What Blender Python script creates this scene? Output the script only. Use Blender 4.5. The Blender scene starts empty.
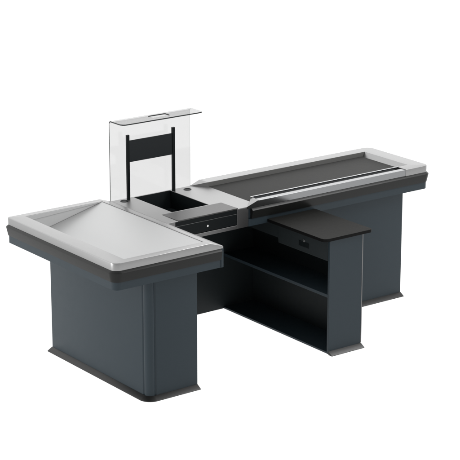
import bpy, bmesh, math
from mathutils import Vector

S = bpy.context.scene
COL = S.collection
BASE = Vector((1.38, 0.55, 0.0))          # base point of the counter

# ------------------------------------------------------------------ materials
def principled(name, base, rough=.5, metal=0., spec=.5, noise=0., nscale=60., stretch=(1, 1, 1), bump=0., bscale=400.):
    m = bpy.data.materials.new(name); m.use_nodes = True
    nt = m.node_tree; b = nt.nodes['Principled BSDF']
    b.inputs['Base Color'].default_value = (*base, 1)
    b.inputs['Roughness'].default_value = rough
    b.inputs['Metallic'].default_value = metal
    b.inputs['Specular IOR Level'].default_value = spec
    tc = nt.nodes.new('ShaderNodeTexCoord')
    mp = nt.nodes.new('ShaderNodeMapping'); mp.inputs['Scale'].default_value = stretch
    nt.links.new(tc.outputs['Object'], mp.inputs['Vector'])
    if noise:
        n = nt.nodes.new('ShaderNodeTexNoise'); n.inputs['Scale'].default_value = nscale
        n.inputs['Detail'].default_value = 4
        nt.links.new(mp.outputs[0], n.inputs['Vector'])
        r = nt.nodes.new('ShaderNodeMapRange')
        r.inputs['To Min'].default_value = max(.02, rough - noise); r.inputs['To Max'].default_value = rough + noise
        nt.links.new(n.outputs['Fac'], r.inputs['Value']); nt.links.new(r.outputs[0], b.inputs['Roughness'])
    if bump:
        n2 = nt.nodes.new('ShaderNodeTexNoise'); n2.inputs['Scale'].default_value = bscale
        n2.inputs['Detail'].default_value = 2
        nt.links.new(mp.outputs[0], n2.inputs['Vector'])
        bp = nt.nodes.new('ShaderNodeBump'); bp.inputs['Strength'].default_value = bump
        bp.inputs['Distance'].default_value = .001
        nt.links.new(n2.outputs['Fac'], bp.inputs['Height']); nt.links.new(bp.outputs[0], b.inputs['Normal'])
    return m

PLATE = principled('plate_steel', (.36, .36, .36), .42, 1., .5, .04, 40, (1, 14, 14))
LINER = principled('lightened_tray_steel', (.60, .603, .603), .5, .0, .3, .04, 30, (1, 10, 10))  # wall copy of the chute steel, lightened to offset shade in the tray
STEEL = principled('brushed_steel', (.31, .31, .31), .36, 1., .5, .04, 40, (1, 14, 14))
CHUTE = principled('satin_steel', (.455, .458, .458), .40, .4, .4, .04, 30, (1, 10, 10))
RAIL = principled('rail_steel', (.25, .255, .26), .16, 1., .5, .01, 40, (1, 14, 14))
FASCIA = principled('fascia_steel', (.16, .16, .16), .33, 1., .5, .02, 40, (1, 14, 14))
LID = principled('reflection_dimmed_steel', (.095, .095, .095), .40, 1., .5, .04, 40, (1, 14, 14))  # the lid's dimmer reflection is put into this base colour
BLUE = principled('slate_blue_paint', (.021, .0318, .0395), .42, 0., .24, .05, 25, (1, 1, 1), .05, 900)
INNER = principled('shaded_carcass_paint', (.014, .018, .0195), .5, 0., .2, .05, 25)  # carcass colour darkened for shade inside the unit and under the ledge
BUMPER = principled('bumper_rubber', (.011, .0115, .011), .30, 0., .21, .04, 50)
PLINTH = principled('plinth_trim', (.008, .008, .0075), .30, 0., .35, .04, 40)
BLACK = principled('black_plastic', (.0045, .0065, .0072), .4, 0., .12, .05, 40)
EDGING = principled('black_edging', (.003, .003, .003), .5, 0., .08, .05, 40)
BOARD = principled('black_board', (.011, .014, .016), .4, 0., .2, .05, 40)
DESK = principled('black_laminate', (.013, .013, .012), .55, 0., .06, .05, 60, (1, 1, 1), .05, 800)
BELT = principled('belt_rubber', (.048, .048, .047), .65, 0., .06, .05, 80, (1, 1, 1), .25, 1500)
GUARD = principled('grey_plastic', (.16, .16, .155), .5, 0., .3, .05, 50)
ALU = principled('highlight', (.22, .22, .22), .5, 1.)  # pale strip colour standing in for a corner highlight
CHROME = principled('chrome', (.6, .6, .6), .2, 1.)
SEAM = principled('seam_grey', (.10, .105, .105), .4, .5)

def glass_mat():
    m = bpy.data.materials.new('clear_acrylic'); m.use_nodes = True
    nt = m.node_tree; nt.nodes.clear()
    o = nt.nodes.new('ShaderNodeOutputMaterial'); mix = nt.nodes.new('ShaderNodeMixShader')
    t = nt.nodes.new('ShaderNodeBsdfTransparent'); t.inputs['Color'].default_value = (1, 1, 1, 1)
    g = nt.nodes.new('ShaderNodeBsdfGlossy'); g.inputs['Roughness'].default_value = .03
    ge = nt.nodes.new('ShaderNodeNewGeometry')          # reflectance by angle (Schlick), the same from both sides of a face
    dt = nt.nodes.new('ShaderNodeVectorMath'); dt.operation = 'DOT_PRODUCT'
    nt.links.new(ge.outputs['Incoming'], dt.inputs[0]); nt.links.new(ge.outputs['Normal'], dt.inputs[1])
    ab = nt.nodes.new('ShaderNodeMath'); ab.operation = 'ABSOLUTE'; nt.links.new(dt.outputs['Value'], ab.inputs[0])
    om = nt.nodes.new('ShaderNodeMath'); om.operation = 'SUBTRACT'; om.inputs[0].default_value = 1; nt.links.new(ab.outputs[0], om.inputs[1])
    pw = nt.nodes.new('ShaderNodeMath'); pw.operation = 'POWER'; pw.inputs[1].default_value = 5; nt.links.new(om.outputs[0], pw.inputs[0])
    f = nt.nodes.new('ShaderNodeMath'); f.operation = 'MULTIPLY_ADD'; f.inputs[1].default_value = .05; f.inputs[2].default_value = .03
    nt.links.new(pw.outputs[0], f.inputs[0])
    # tint deepens with the length of the path through the sheet: tint ** (1 / cos(refracted angle))
    def mth(op, a, b):
        q = nt.nodes.new('ShaderNodeMath'); q.operation = op
        for i_, v in enumerate((a, b)):
            if isinstance(v, (int, float)): q.inputs[i_].default_value = v
            else: nt.links.new(v, q.inputs[i_])
        return q.outputs[0]
    c2 = mth('MULTIPLY', ab.outputs[0], ab.outputs[0])
    cr = mth('SQRT', mth('SUBTRACT', 1, mth('DIVIDE', mth('SUBTRACT', 1, c2), 2.1)), 0)
    tv = mth('POWER', .862, mth('DIVIDE', 1, cr))
    cc = nt.nodes.new('ShaderNodeCombineColor')
    for i_ in range(3): nt.links.new(tv, cc.inputs[i_])
    nt.links.new(cc.outputs[0], t.inputs['Color'])
    nt.links.new(f.outputs[0], mix.inputs[0]); nt.links.new(t.outputs[0], mix.inputs[1])
    nt.links.new(g.outputs[0], mix.inputs[2]); nt.links.new(mix.outputs[0], o.inputs['Surface'])
    return m
GLASS = glass_mat()
GCLEAR = bpy.data.materials.new('pale_acrylic_edge'); GCLEAR.use_nodes = True
_n = GCLEAR.node_tree; _n.nodes.clear()
_o = _n.nodes.new('ShaderNodeOutputMaterial'); _t = _n.nodes.new('ShaderNodeBsdfTransparent'); _t.inputs['Color'].default_value = (.72, .73, .73, 1)
_n.links.new(_t.outputs[0], _o.inputs['Surface'])
GEDGE = principled('acrylic_edge', (.015, .018, .018), .2, 0., .3)  # dark refraction at the sheet's edge, put into the colour
def floor_mat():
    # made-up translucent floor: world light from below keeps it white and shadowless
    m = bpy.data.materials.new('backlit_white_floor'); m.use_nodes = True
    nt = m.node_tree; nt.nodes.clear()
    o = nt.nodes.new('ShaderNodeOutputMaterial'); mix = nt.nodes.new('ShaderNodeMixShader')
    t = nt.nodes.new('ShaderNodeBsdfTranslucent'); t.inputs['Color'].default_value = (.92, .92, .92, 1)
    d = nt.nodes.new('ShaderNodeBsdfDiffuse'); d.inputs['Color'].default_value = (.92, .92, .92, 1)
    n = nt.nodes.new('ShaderNodeTexNoise'); n.inputs['Scale'].default_value = .6
    r = nt.nodes.new('ShaderNodeMapRange'); r.inputs['To Min'].default_value = .10; r.inputs['To Max'].default_value = .14
    nt.links.new(n.outputs['Fac'], r.inputs['Value']); nt.links.new(r.outputs[0], mix.inputs[0])
    nt.links.new(t.outputs[0], mix.inputs[1]); nt.links.new(d.outputs[0], mix.inputs[2])
    nt.links.new(mix.outputs[0], o.inputs['Surface'])
    return m
FLOOR = floor_mat()

# ------------------------------------------------------------------ mesh helpers
def rpoly(corners, seg=8):
    """corners (x, y, radius) in order -> closed polyline with rounded corners"""
    out = []; n = len(corners)
    for i, (x, y, r) in enumerate(corners):
        p = Vector((x, y))
        if r <= 0: out.append((x, y)); continue
        a = (Vector(corners[i-1][:2]) - p).normalized(); b = (Vector(corners[(i+1) % n][:2]) - p).normalized()
        ang = a.angle(b); d = r / math.tan(ang/2)
        c = p + (a+b).normalized() * (r / math.sin(ang/2))
        s = p + a*d - c; e = p + b*d - c
        a0 = math.atan2(s.y, s.x); da = math.atan2(e.y, e.x) - a0
        while da > math.pi: da -= 2*math.pi
        while da < -math.pi: da += 2*math.pi
        for k in range(seg+1):
            t = a0 + da*k/seg
            out.append((c.x + r*math.cos(t), c.y + r*math.sin(t)))
    return out

def offset(pts, d, closed):
    n = len(pts); out = []
    for i in range(n):
        p = Vector(pts[i]); ns = []
        if i > 0 or closed:
            e = (p - Vector(pts[i-1])); ns.append(Vector((e.y, -e.x)).normalized())
        if i < n-1 or closed:
            e = (Vector(pts[(i+1) % n]) - p); ns.append(Vector((e.y, -e.x)).normalized())
        m = sum(ns, Vector((0, 0))).normalized()
        out.append(tuple(p + m * (d / max(.3, m.dot(ns[0])))))
    return out

def sweep(bm, pts, prof, closed=False, cap=False):
    """sweep profile [(outward offset, z)] along a plan polyline (outward = right of travel)"""
    rows = [[bm.verts.new((x, y, z)) for x, y in offset(pts, d, closed)] for d, z in prof]
    n = len(pts)
    for a, b in zip(rows, rows[1:]):
        for i in range(n if closed else n-1):
            j = (i+1) % n
            bm.faces.new((a[i], b[i], b[j], a[j]))
    if cap and not closed:
        bm.faces.new([r[0] for r in rows]); bm.faces.new([r[-1] for r in rows][::-1])
    return rows

def fill(bm, loops, z):
    es = []
    for lp in loops:
        vs = [bm.verts.new((x, y, z)) for x, y in lp]
        es += [bm.edges.new((vs[i], vs[(i+1) % len(vs)])) for i in range(len(vs))]
    r = bmesh.ops.triangle_fill(bm, use_beauty=True, use_dissolve=False, edges=es, normal=(0, 0, 1))
    return r

def slab(bm, outer, z0, z1, holes=()):
    for z in (z0, z1): fill(bm, [outer, *holes], z)
    for lp in (outer, *holes):
        n = len(lp)
        for i in range(n):
            a, b = lp[i], lp[(i+1) % n]
            bm.faces.new([bm.verts.new(v) for v in ((*a, z0), (*b, z0), (*b, z1), (*a, z1))])

def box(bm, x0, x1, y0, y1, z0, z1):
    v = [bm.verts.new((x, y, z)) for z in (z0, z1) for x, y in ((x0, y0), (x1, y0), (x1, y1), (x0, y1))]
    for f in ((0, 3, 2, 1), (4, 5, 6, 7), (0, 1, 5, 4), (1, 2, 6, 5), (2, 3, 7, 6), (3, 0, 4, 7)):
        bm.faces.new([v[i] for i in f])

def prism(bm, poly, axis, a0, a1):
    """extrude a polygon given in the two other axes (in x,y,z order) along axis"""
    def P(u, w, t): return {0: (t, u, w), 1: (u, t, w), 2: (u, w, t)}[axis]
    A = [bm.verts.new(P(u, w, a0)) for u, w in poly]; B = [bm.verts.new(P(u, w, a1)) for u, w in poly]
    bm.faces.new(A); bm.faces.new(B[::-1]); n = len(poly)
    for i in range(n): bm.faces.new((A[i], B[i], B[(i+1) % n], A[(i+1) % n]))

def cyl(bm, c, r, h, axis=2, seg=32):
    poly = [(c[(axis+1) % 3] + r*math.cos(2*math.pi*k/seg), c[(axis+2) % 3] + r*math.sin(2*math.pi*k/seg)) for k in range(seg)]
    if axis == 1: poly = [(w, u) for u, w in poly]
    prism(bm, poly, axis, c[axis], c[axis]+h)

def obj(name, bm, mats, parent, bevel=0., label=None, sharp=35, seg=2):
    bmesh.ops.remove_doubles(bm, verts=bm.verts, dist=1e-5)
    bmesh.ops.recalc_face_normals(bm, faces=bm.faces)
    off = BASE if parent is not None else Vector((0, 0, 0))
    for v in bm.verts: v.co -= off
    me = bpy.data.meshes.new(name); bm.to_mesh(me); bm.free()
    for m in (mats if isinstance(mats, (list, tuple)) else [mats]): me.materials.append(m)
    for p in me.polygons: p.use_smooth = True
    me.set_sharp_from_angle(angle=math.radians(sharp))
    o = bpy.data.objects.new(name, me); COL.objects.link(o); o.parent = parent
    if bevel:
        b = o.modifiers.new('edge', 'BEVEL'); b.width = bevel; b.segments = seg; b.limit_method = 'ANGLE'
        b.angle_limit = math.radians(40); b.harden_normals = True
    if label: o['label'] = label
    return o
# sub-parts share their part's origin (parts sit at the thing's origin), so their meshes are offset the same way
N = bmesh.new
WMIN, WMAX, WTOP, WLOW = .58, 1.75, .8, 1.25

# ------------------------------------------------------------------ floor
bm = N(); R = 60
fill(bm, [[(-R, -R), (R, -R), (R, R), (-R, R)]], 0)
o = obj('floor', bm, FLOOR, None); o['kind'] = 'structure'

# ------------------------------------------------------------------ the counter
T = bpy.data.objects.new('checkout_counter', None); COL.objects.link(T); T.location = BASE
T['label'] = 'dark slate blue supermarket checkout counter with steel packing tray, black conveyor belt and clear screen'
T['category'] = 'checkout counter'

H, ZP, ZM, ZB, ZA = .860, .831, .817, .752, .7066   # rim top, low plate, metal bottom, bumper bottom, apron bottom
X1, X1R, W = .636, .723, 1.131                       # tray ridge, tray end, tray depth
X2, X2R, X3 = 1.304, 1.383, 2.768                    # ramp start / end, far end
YP, W2 = .545, 1.136                                 # front and back of the cashier side

# ---- packing tray
bm = N()
outl = rpoly([(X1, W, 0), (-.002, W, .014), (-.002, 0, .042), (X1, 0, 0)])
r = .004
prof = [(-r, H), (-r*.6, H-.0004), (-r*.25, H-r*.35), (0, H-r), (0, ZM), (-.006, ZM)]
sweep(bm, outl, prof)
ins = offset(outl, -r, False)
XI0, YI0, YI1, XI1 = .091, .05, 1.080, X1-.014
fill(bm, [ins, [(XI0, YI0), (XI1, YI0), (XI1, YI1), (XI0, YI1)]], H)
def rim_section(x, z):
    half = [(.006, ZM), (0, ZM), (0, z-r), (r*.25, z-r*.35), (r*.6, z-.0004), (r, z)]
    return [bm.verts.new((x, y, zz)) for y, zz in half] + [bm.verts.new((x, W-y, zz)) for y, zz in half[::-1]]
secs = [rim_section(X1, H), rim_section(X1R-.005, ZP+.0018), rim_section(X1R, ZP-.002)]
for p_, q_ in zip(secs, secs[1:]):
    for i in range(len(p_)-1): bm.faces.new((p_[i], q_[i], q_[i+1], p_[i+1]))
bm.faces.new(secs[-1])
box(bm, XI1, X1, .01, W-.01, .80, H-.0015)
tray = obj('packing_tray', bm, STEEL, T, label='brushed steel rim of the packing tray')
# inner chute, sinking away from the ridge
bm = N()
zl = .722
prism(bm, [(XI1+.001, H-.002), (XI1+.001, H-.012), (XI0-.012, zl-.005), (XI0-.012, zl+.0025)], 1, YI0-.002, YI1+.002)
obj('chute_panel', bm, CHUTE, tray)
bm = N()
box(bm, XI0-.01, XI1, YI1, YI1+.004, zl-.010, H-.001)
box(bm, XI0-.01, XI1, YI0-.004, YI0, zl-.010, H-.001)
box(bm, XI0-.004, XI0, YI0, YI1, zl-.010, H-.001)
prism(bm, [(XI0, .829), (XI1-.02, .856), (XI1-.02, H-.001), (XI0, H-.001)], 1, YI1-.0035, YI1+.001)
obj('chute_wall', bm, LINER, tray)
bm = N()          # welded seam where the sloping panel meets the back wall
prism(bm, [(XI1-.01, H-.0035), (XI1-.01, H-.0045), (XI0, zl+.0042), (XI0, zl+.0062)], 1, YI1-.0035, YI1-.0012)
obj('seam_strip', bm, STEEL, tray)

# ---- left bumper and apron
ol = rpoly([(X1R-.0152, W, 0), (-.002, W, .016), (-.002, 0, .042), (X1R-.0152, 0, 0)])
BPROF = [(-.012, ZM-.0002), (-.001, ZM-.0004), (.001, ZM-.0012), (.0125, ZM-.0110), (.0138, ZM-.0130), (.0136, ZM-.0165), (.003, ZB), (-.012, ZB)]
bm = N(); sweep(bm, ol, BPROF, cap=True)
obj('bumper', bm, BUMPER, T, sharp=24)
bm = N()
ol2 = offset(ol, -.0015, False)
sweep(bm, ol, [(-.03, ZM-.003), (-.0115, ZM-.003), (-.0115, ZB+.002), (-.0015, ZB-.0005), (-.0015, ZA), (-.03, ZA)], cap=True)
prism(bm, [(X1R-.015, ZM-.001), (X1R, ZM-.001), (X1R, ZA), (X1R-.015, ZA)], 1, -.0025, W)
box(bm, .03, X1R-.015, .03, W-.03, ZA+.001, ZA+.012)
obj('apron', bm, BLUE, T)

# ---- left cabinet
XB0, XB1, YB0, YB1 = .2435, .579, .053, 1.073
PPROF = [(.0, .0225), (.002, .0215), (.031, .0050), (.0335, .0028), (.0335, 0), (0, 0)]
bm = N()
dip = lambda k: .0030*(1-math.cos(2*math.pi*k/8))          # hollow shaped in to imitate dark reflection bands at the corner
arc_ = rpoly([(XB0, YB1, 0), (XB0, YB0, .038), (XB1, YB0, 0)], 12)[1:-1]
cl = (rpoly([(XB0, YB1, .004), (XB0, YB0+.06, 0), (XB1, YB1, 0)], 4)[:5] + [(XB0+dip(k), YB0+.038+.020-.020*k/8) for k in range(8)]
      + arc_ + [(XB0+.038+.020*k/8, YB0+dip(k)) for k in range(1, 9)] + [(XB1, YB0), (XB1, YB1)])
slab(bm, cl, .004, ZA+.004)
cab = obj('cabinet', bm, BLUE, T)
bm = N()
pl = rpoly([(XB0, YB1, 0), (XB0, YB0, .038), (XB1, YB0, 0)], 10)
pl = pl[:1] + pl[1:-1] + pl[-1:]
sweep(bm, offset(pl, .0006, False), PPROF, cap=True)
obj('plinth', bm, PLINTH, cab, sharp=12)

# ---- low steel plate of the cashier section
bm = N()
WX0, WX1, WY0, WY1 = .881, 1.150, .722, 1.127
LX0, LX1, LY0, LY1 = .800, 1.238, .5448, .716
plate = [(X1R+.001, YP+.001), (.787, YP+.001), (LX0-.0005, LY0+.014), (LX0, LY1+.003), (LX1, LY1+.003), (LX1, YP), (X2+.001, YP), (1.395, YP), (1.395, W2), (X1R+.001, W2)]
plate = [(X1R+.001, YP), (LX0, YP), (LX0, LY1), (LX1, LY1), (LX1, YP), (X2, YP), (1.392, YP+.05), (1.392, W2-.01), (X2, W2), (X1R+.001, W2)]
slab(bm, plate, ZP-.004, ZP, [[(WX0, WY0), (WX1, WY0), (WX1, WY1), (WX0, WY1)]])
sp = obj('steel_plate', bm, PLATE, T, bevel=.001)
bm = N()   # well
d = .118
for a in ((WX0-.003, WX0-.0005, WY0, WY1), (WX1+.0005, WX1+.003, WY0, WY1), (WX0, WX1, WY0-.003, WY0-.0005), (WX0, WX1, WY1+.0005, WY1+.003)):
    box(bm, *a, ZP-d, ZP-.0006)
box(bm, WX0, WX1, WY0, WY1, ZP-d-.003, ZP-d)
obj('scanner_well', bm, BLACK, sp)
for gx, gy in ((.787, 1.088), (1.247, 1.077)):
    bm = N(); seg = 40
    ring = [(gx+.0245*math.cos(2*math.pi*k/seg), gy+.0245*math.sin(2*math.pi*k/seg)) for k in range(seg)]
    sweep(bm, ring, [(0, ZP-.002), (0, ZP+.002), (-.003, ZP+.003), (-.006, ZP+.002), (-.006, ZP+.0008)], closed=True)
    cyl(bm, (gx, gy, ZP-.002), .0190, .0028)
    obj('cable_grommet', bm, BLACK, sp)
bm = N()
prism(bm, [(LY0+.001, ZP+.004), (LY1-.001, ZP+.0005), (LY1-.001, ZP-.012), (LY0+.001, ZP-.004)], 0, LX0+.0008, LX1-.0008)
obj('keyboard_lid', bm, LID, sp, bevel=.001, label='steel lid over the cash drawer, its dimmer reflection coloured in as grey')

# ---- fascia and drawer
bm = N()
box(bm, X1R+.001, .7815, YP+.0005, YP+.02, ZA, ZP-.0045)
box(bm, .7815, 1.2295, YP+.0005, YP+.02, ZA-.001, .7285)
box(bm, 1.2295, X2+.012, YP+.0005, YP+.02, ZA, ZP-.0045)
fas = obj('fascia', bm, FASCIA, T, bevel=.0015, label='grey steel fascia around the cash drawer')
bm = N()
box(bm, .7825, 1.2285, YP+.002, YP+.165, .7315, .7975)
drw = obj('cash_drawer', bm, BLACK, T, bevel=.001)
bm = N(); cyl(bm, (1.012, YP-.003, .7655), .0068, .006, 1)
obj('lock', bm, CHROME, drw, bevel=.0008)
bm = N(); box(bm, .7825, 1.2285, YP+.002, YP+.165, .8005, ZP-.0045)
obj('drawer_rail', bm, BLACK, T, bevel=.0006)
bm = N(); box(bm, .7825, 1.2285, YP+.0008, YP+.02, .7978, .8002)
obj('seam_strip', bm, SEAM, drw)
bm = N()
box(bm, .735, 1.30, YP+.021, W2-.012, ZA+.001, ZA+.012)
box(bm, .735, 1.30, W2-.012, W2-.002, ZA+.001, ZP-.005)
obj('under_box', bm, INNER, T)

# ---- back (modesty) panel
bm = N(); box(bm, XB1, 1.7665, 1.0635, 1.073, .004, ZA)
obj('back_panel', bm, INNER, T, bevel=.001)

# ---- conveyor frame
CX0, CX1, CY0, CY1 = 1.390, 2.660, .627, 1.050
XF = 2.572                                          # start of the front corner piece
bm = N()
oc = rpoly([(XF, YP, 0), (X3, YP, .036), (X3, W2, .05), (X2R, W2, 0)])
sweep(bm, oc, [(-r, H), (-r*.6, H-.0004), (-r*.25, H-r*.35), (0, H-r), (0, ZM), (-.006, ZM)])
ic = offset(oc, -r, False)
fill(bm, [ic + [(X2R, CY1), (CX1, CY1), (CX1, CY0), (XF, CY0)]], H)
box(bm, XF, XF+.003, YP+.001, CY0, ZM, H-.0004)
prism(bm, [(CX1, H), (CX1-.022, ZP-.004), (CX1+.02, ZP-.004), (CX1+.02, H-.001)], 1, CY0-.002, CY1)
def ramp(yo, yi, xt, D, xi):
    # from a point at the outer edge of the low plate up to the rim, closed towards the belt
    A, Bo, Ci = (X2, yo, ZP), (xt, yo, H), (xi, yi, H)
    lo_ = [(X2, yo, ZM), (xt, yo, ZM), (xi, yi, ZM)]
    for f_ in ((A, Bo, Ci), (A, Ci, D), (A, lo_[0], lo_[1], Bo), (A, D, lo_[2], lo_[0]), (Bo, lo_[1], lo_[2], D, Ci)):
        nf = bm.faces.new([bm.verts.new(v) for v in f_])
        if f_[1] == lo_[0] and yo < yi: nf.material_index = 1
ramp(W2, CY1, X2R, (X2R, CY1, ZP-.003), X2R)                                                               # ramp at the back
ramp(YP-.0005, CY0-.002, 1.390, (1.366, .611, ZP-.001), 1.400)                                                       # ramp at the front
conv = obj('conveyor_frame', bm, [STEEL, RAIL], T, label='brushed steel rim of the belt section')
bm = N(); box(bm, X2R-.0005, CX1-.003, CY1-.0022, CY1+.001, ZP-.005, H-.0012)
obj('belt_guard', bm, GUARD, conv)
bm = N()
prism(bm, [(CX0-.012, ZP-.010), (CX0-.003, ZP-.0005), (CX0+.004, ZP+.0014), (CX1-.03, ZP+.0014), (CX1-.024, ZP-.0005), (CX1-.03, ZP-.03), (CX0, ZP-.03)], 1, CY0+.001, CY1-.003)
obj('conveyor_belt', bm, BELT, T)
# front rail: inner lip, groove, outer top, face
bm = N()
RX0, RX1 = 1.3885, XF-.0004
sec = [(CY0, ZP-.006), (CY0, H+.0036), (CY0-.0004, H+.004), (CY0-.0106, H+.004), (CY0-.011, H+.0036), (CY0-.011, H-.012),
       (.588, H-.012), (.586, H-.0032), (.5478, H-.0028), (.5468, H-.0036), (.5465, ZM+.001), (.575, ZM+.001), (.60, ZP-.006)]
prism(bm, sec, 0, RX0, RX1)
obj('guide_rail', bm, RAIL, T, label='polished steel guide rail along the belt', sharp=12)

# ---- right bumper and apron
orr = rpoly([(1.338, YP, 0), (X3, YP, .036), (X3, W2-.006, .04), (1.338, W2-.006, 0)])
bm = N(); sweep(bm, orr, BPROF, cap=True)
obj('bumper', bm, BUMPER, T, sharp=24)
orb = rpoly([(X2+.0125, YP, 0), (X3, YP, .036), (X3, W2-.006, .04), (X2+.0125, W2-.006, 0)])
bm = N()
sweep(bm, orb, [(-.03, ZM-.003), (-.0115, ZM-.003), (-.0115, ZB+.002), (-.0015, ZB-.0005), (-.0015, ZA), (-.03, ZA)], cap=True)
box(bm, X2+.03, X3-.03, YP+.028, W2-.03, ZA+.001, ZA+.012)
box(bm, X2+.014, X2+.03, YP+.0295, W2-.0355, ZA+.002, ZP-.006)
obj('apron', bm, BLUE, T)

# ---- right cabinet
XR0, XR1, YR0, YR1 = 1.768, 2.599, .598, 1.073
bm = N()
slab(bm, rpoly([(XR0, YR1, .003), (XR0, YR0, .003), (XR1, YR0, .003), (XR1, YR1, .003)], 4), .004, ZA+.004)
cab = obj('cabinet', bm, BLUE, T)
bm = N(); sweep(bm, [(XR0, YR0-.0006), (XR1, YR0-.0006)], PPROF, cap=True)
obj('plinth', bm, PLINTH, cab, sharp=12)

# ---- shelf unit under the cashier's ledge
XS0, XS1, YS0, YS1 = 1.513, 1.7665, .0177, 1.063
bm = N()
box(bm, XS0, XS1-.004, YS0, YS0+.016, .004, .711)
su = obj('end_panel', bm, BLUE, T, bevel=.0012)
bm = N(); sweep(bm, [(XS0, YS0-.0006), (XS1, YS0-.0006)], PPROF, cap=True)
obj('plinth', bm, PLINTH, su, sharp=12)
bm = N(); box(bm, XS1-.0038, XS1+.0022, YS0-.001, YS0+.018, .0235, .711)
obj('edge_highlight', bm, ALU, su, bevel=.001, label='thin pale aluminium strip added along the edge')  # strip added to imitate the bright highlight on the panel corner
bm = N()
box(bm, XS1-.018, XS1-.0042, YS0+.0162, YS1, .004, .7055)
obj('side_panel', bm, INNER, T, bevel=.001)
for z0, z1 in ((.004, .016), (.355, .374)):
    bm = N(); box(bm, XS0+.001, XS1-.0182, YS0+.0162, YS1-.0005, z0, z1)
    obj('shelf', bm, BLUE, T, bevel=.0012)
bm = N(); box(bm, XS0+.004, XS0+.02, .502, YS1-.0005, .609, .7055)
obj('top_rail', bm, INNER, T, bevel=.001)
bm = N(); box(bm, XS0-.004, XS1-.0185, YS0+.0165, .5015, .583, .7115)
dr = obj('ledge_drawer', bm, INNER, T, bevel=.0015)  # shade under the ledge is put into the drawer colour
bm = N(); box(bm, XS0-.0055, XS0-.0035, .207, .303, .615, .648)
obj('finger_pull', bm, BLACK, dr, bevel=.0008)
bm = N(); cyl(bm, (XS0-.009, .252, .6555), .0085, .0045, 0)
cyl(bm, (XS0-.0105, .252, .6555), .0045, .003, 0)
obj('lock', bm, CHROME, dr, bevel=.0006)

# ---- cashier's ledge
bm = N()
slab(bm, rpoly([(1.457, .5425, 0), (1.457, -.001, .035), (1.827, -.001, .02), (1.827, .5425, 0)]), .7125, .731)
bm.normal_update()
for f in bm.faces: f.material_index = 0 if abs(f.normal.z) > .5 else 1
obj('ledge_top', bm, [DESK, EDGING], T, bevel=.0012)

# ---- clear screen
GX0, GX1, GY, GT, GZ, GYF = .7215, 1.313, 1.1375, .007, 1.329, .998
bm = N()
rb = .014
def arc(rad, k, n=8):
    t = math.pi/2*k/n
    return (GY-rb + rad*math.cos(t), GZ-GT-rb + GT + rad*math.sin(t) - GT) if False else (GY+GT-rb-GT + rad*math.cos(t), GZ-rb-GT + rad*math.sin(t))
outer = [(GY+GT, ZP-.08)] + [arc(rb+GT, k) for k in range(9)]
inner = [(GY, ZP-.08)] + [arc(rb, k) for k in range(9)]
ye = outer[-1][0]                                   # where the bend meets the flat shelf
def strip(path, flip=False):
    rows = [[bm.verts.new((x, y, z)) for x in (GX0, GX1)] for y, z in path]
    for a, b in zip(rows, rows[1:]): bm.faces.new((a[0], a[1], b[1], b[0]))
strip(outer); strip(inner)
ng = len(bm.faces)
edge = []
for x in (GX0, GX1):
    for k in range(len(outer)-1):
        f = bm.faces.new([bm.verts.new((x, *p)) for p in (outer[k], outer[k+1], inner[k+1], inner[k])])
        if x == GX0: edge.append(f)
        else: f.material_index = 2
sh = rpoly([(GX0, ye, 0), (GX0, GYF, .035), (GX1, GYF, .022), (GX1, ye, 0)])
slot = rpoly([(.976, 1.05, .008), (1.102, 1.05, .008), (1.102, 1.105, .008), (.976, 1.105, .008)], 4)
for z in (GZ-GT, GZ): fill(bm, [sh, slot], z)
for lp, cl_ in ((sh, False), (slot, True)):
    n = len(lp)
    for i in range(n if cl_ else n-1):
        a, b = lp[i], lp[(i+1) % n]
        f = bm.faces.new([bm.verts.new(v) for v in ((*a, GZ-GT), (*b, GZ-GT), (*b, GZ), (*a, GZ))])
        mx_, my_ = (a[0]+b[0])/2, (a[1]+b[1])/2
        if (my_ > 1.10 or mx_ > 1.10) if cl_ else mx_ < GX1-.004: edge.append(f)     # painted dark for edge refraction; the other edges stay clear
for f in edge: f.material_index = 1
scr = obj('clear_screen', bm, [GLASS, GEDGE, GCLEAR], T, label='clear acrylic screen bent forward into a top shelf', sharp=50)

# ---- black bracket in front of the screen
bm = N(); box(bm, .836, 1.149, 1.098, 1.104, 1.064, 1.198)
brk = obj('display_board', bm, BOARD, T, bevel=.001, label='black board carried between two posts')
for x in (.8165, 1.1500):
    bm = N(); box(bm, x, x+.019, 1.094, 1.108, ZP, 1.234)
    obj('post', bm, BLACK, brk, bevel=.001)

# ------------------------------------------------------------------ world: white studio, brighter to the back and left
w = bpy.data.worlds.new('World'); S.world = w; w.use_nodes = True
nt = w.node_tree; bg = nt.nodes['Background']
def node(t, op=None, **kw):
    n = nt.nodes.new(t)
    if op: n.operation = op
    for k, v in kw.items(): n.inputs[k].default_value = v
    return n
tc = node('ShaderNodeTexCoord')
dp = node('ShaderNodeVectorMath', 'DOT_PRODUCT'); dp.inputs[1].default_value = Vector((.25, .97, 0)).normalized()
nt.links.new(tc.outputs['Generated'], dp.inputs[0])
mr = node('ShaderNodeMapRange'); mr.interpolation_type = 'SMOOTHSTEP'
mr.inputs['From Min'].default_value = -.9; mr.inputs['From Max'].default_value = .7
mr.inputs['To Min'].default_value = WMIN; mr.inputs['To Max'].default_value = WMAX
nt.links.new(dp.outputs['Value'], mr.inputs['Value'])
sx = node('ShaderNodeSeparateXYZ'); nt.links.new(tc.outputs['Generated'], sx.inputs[0])
el = node('ShaderNodeMapRange'); el.interpolation_type = 'SMOOTHSTEP'          # dimmer towards the ceiling
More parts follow.
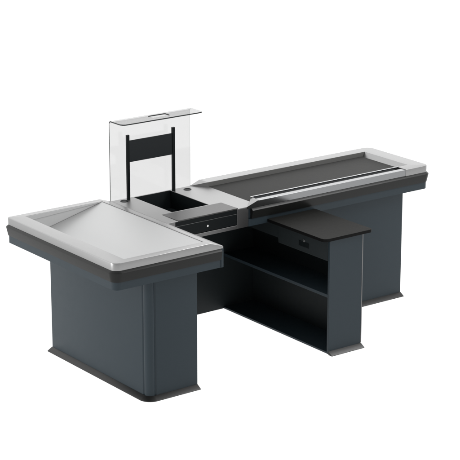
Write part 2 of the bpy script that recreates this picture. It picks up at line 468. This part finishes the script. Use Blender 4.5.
el.inputs['From Min'].default_value = .35; el.inputs['From Max'].default_value = .85
el.inputs['To Min'].default_value = 1; el.inputs['To Max'].default_value = WTOP
nt.links.new(sx.outputs['Z'], el.inputs['Value'])
mu = node('ShaderNodeMath', 'MULTIPLY'); nt.links.new(mr.outputs[0], mu.inputs[0]); nt.links.new(el.outputs[0], mu.inputs[1])
lo = node('ShaderNodeMath', 'LESS_THAN'); lo.inputs[1].default_value = -.02; nt.links.new(sx.outputs['Z'], lo.inputs[0])
mx = node('ShaderNodeMix'); mx.data_type = 'FLOAT'
nt.links.new(lo.outputs[0], mx.inputs[0]); nt.links.new(mu.outputs[0], mx.inputs[2]); mx.inputs[3].default_value = WLOW  # even light added below the horizon to shine up through the floor
bg.inputs['Color'].default_value = (1, 1, 1, 1)
nt.links.new(mx.outputs[0], bg.inputs['Strength'])

def softbox(name, loc, target, sx_, sy_, power):
    l = bpy.data.lights.new(name, 'AREA'); l.shape = 'RECTANGLE'; l.size = sx_; l.size_y = sy_; l.energy = power
    o = bpy.data.objects.new(name, l); COL.objects.link(o); o.location = loc
    o.rotation_euler = (Vector(target) - Vector(loc)).to_track_quat('-Z', 'Y').to_euler()
softbox('softbox', (5.0, -1.7, 5.2), (1.3, .2, 0), 3.2, 2.0, 170)
softbox('side_softbox', (-6.5, 2.5, 1.8), (.3, .4, .4), 3, 2.5, 190)

# ------------------------------------------------------------------ camera
cd = bpy.data.cameras.new('camera'); cam = bpy.data.objects.new('camera', cd); COL.objects.link(cam)
cam.location = (-5.34335, -8.18792, 3.98216)
cam.rotation_euler = (math.pi/2 - .291656, 0, -.641361)
cd.sensor_width = 36; cd.sensor_fit = 'HORIZONTAL'; cd.lens = 36*1911.54/460
cd.clip_start = .1; cd.clip_end = 500
S.camera = cam
S.render.engine = 'CYCLES'
S.cycles.use_denoising = True
S.cycles.max_bounces = 10; S.cycles.transparent_max_bounces = 16
S.view_settings.view_transform = 'Standard'; S.view_settings.look = 'None'
S.view_settings.exposure = 0; S.view_settings.gamma = 1
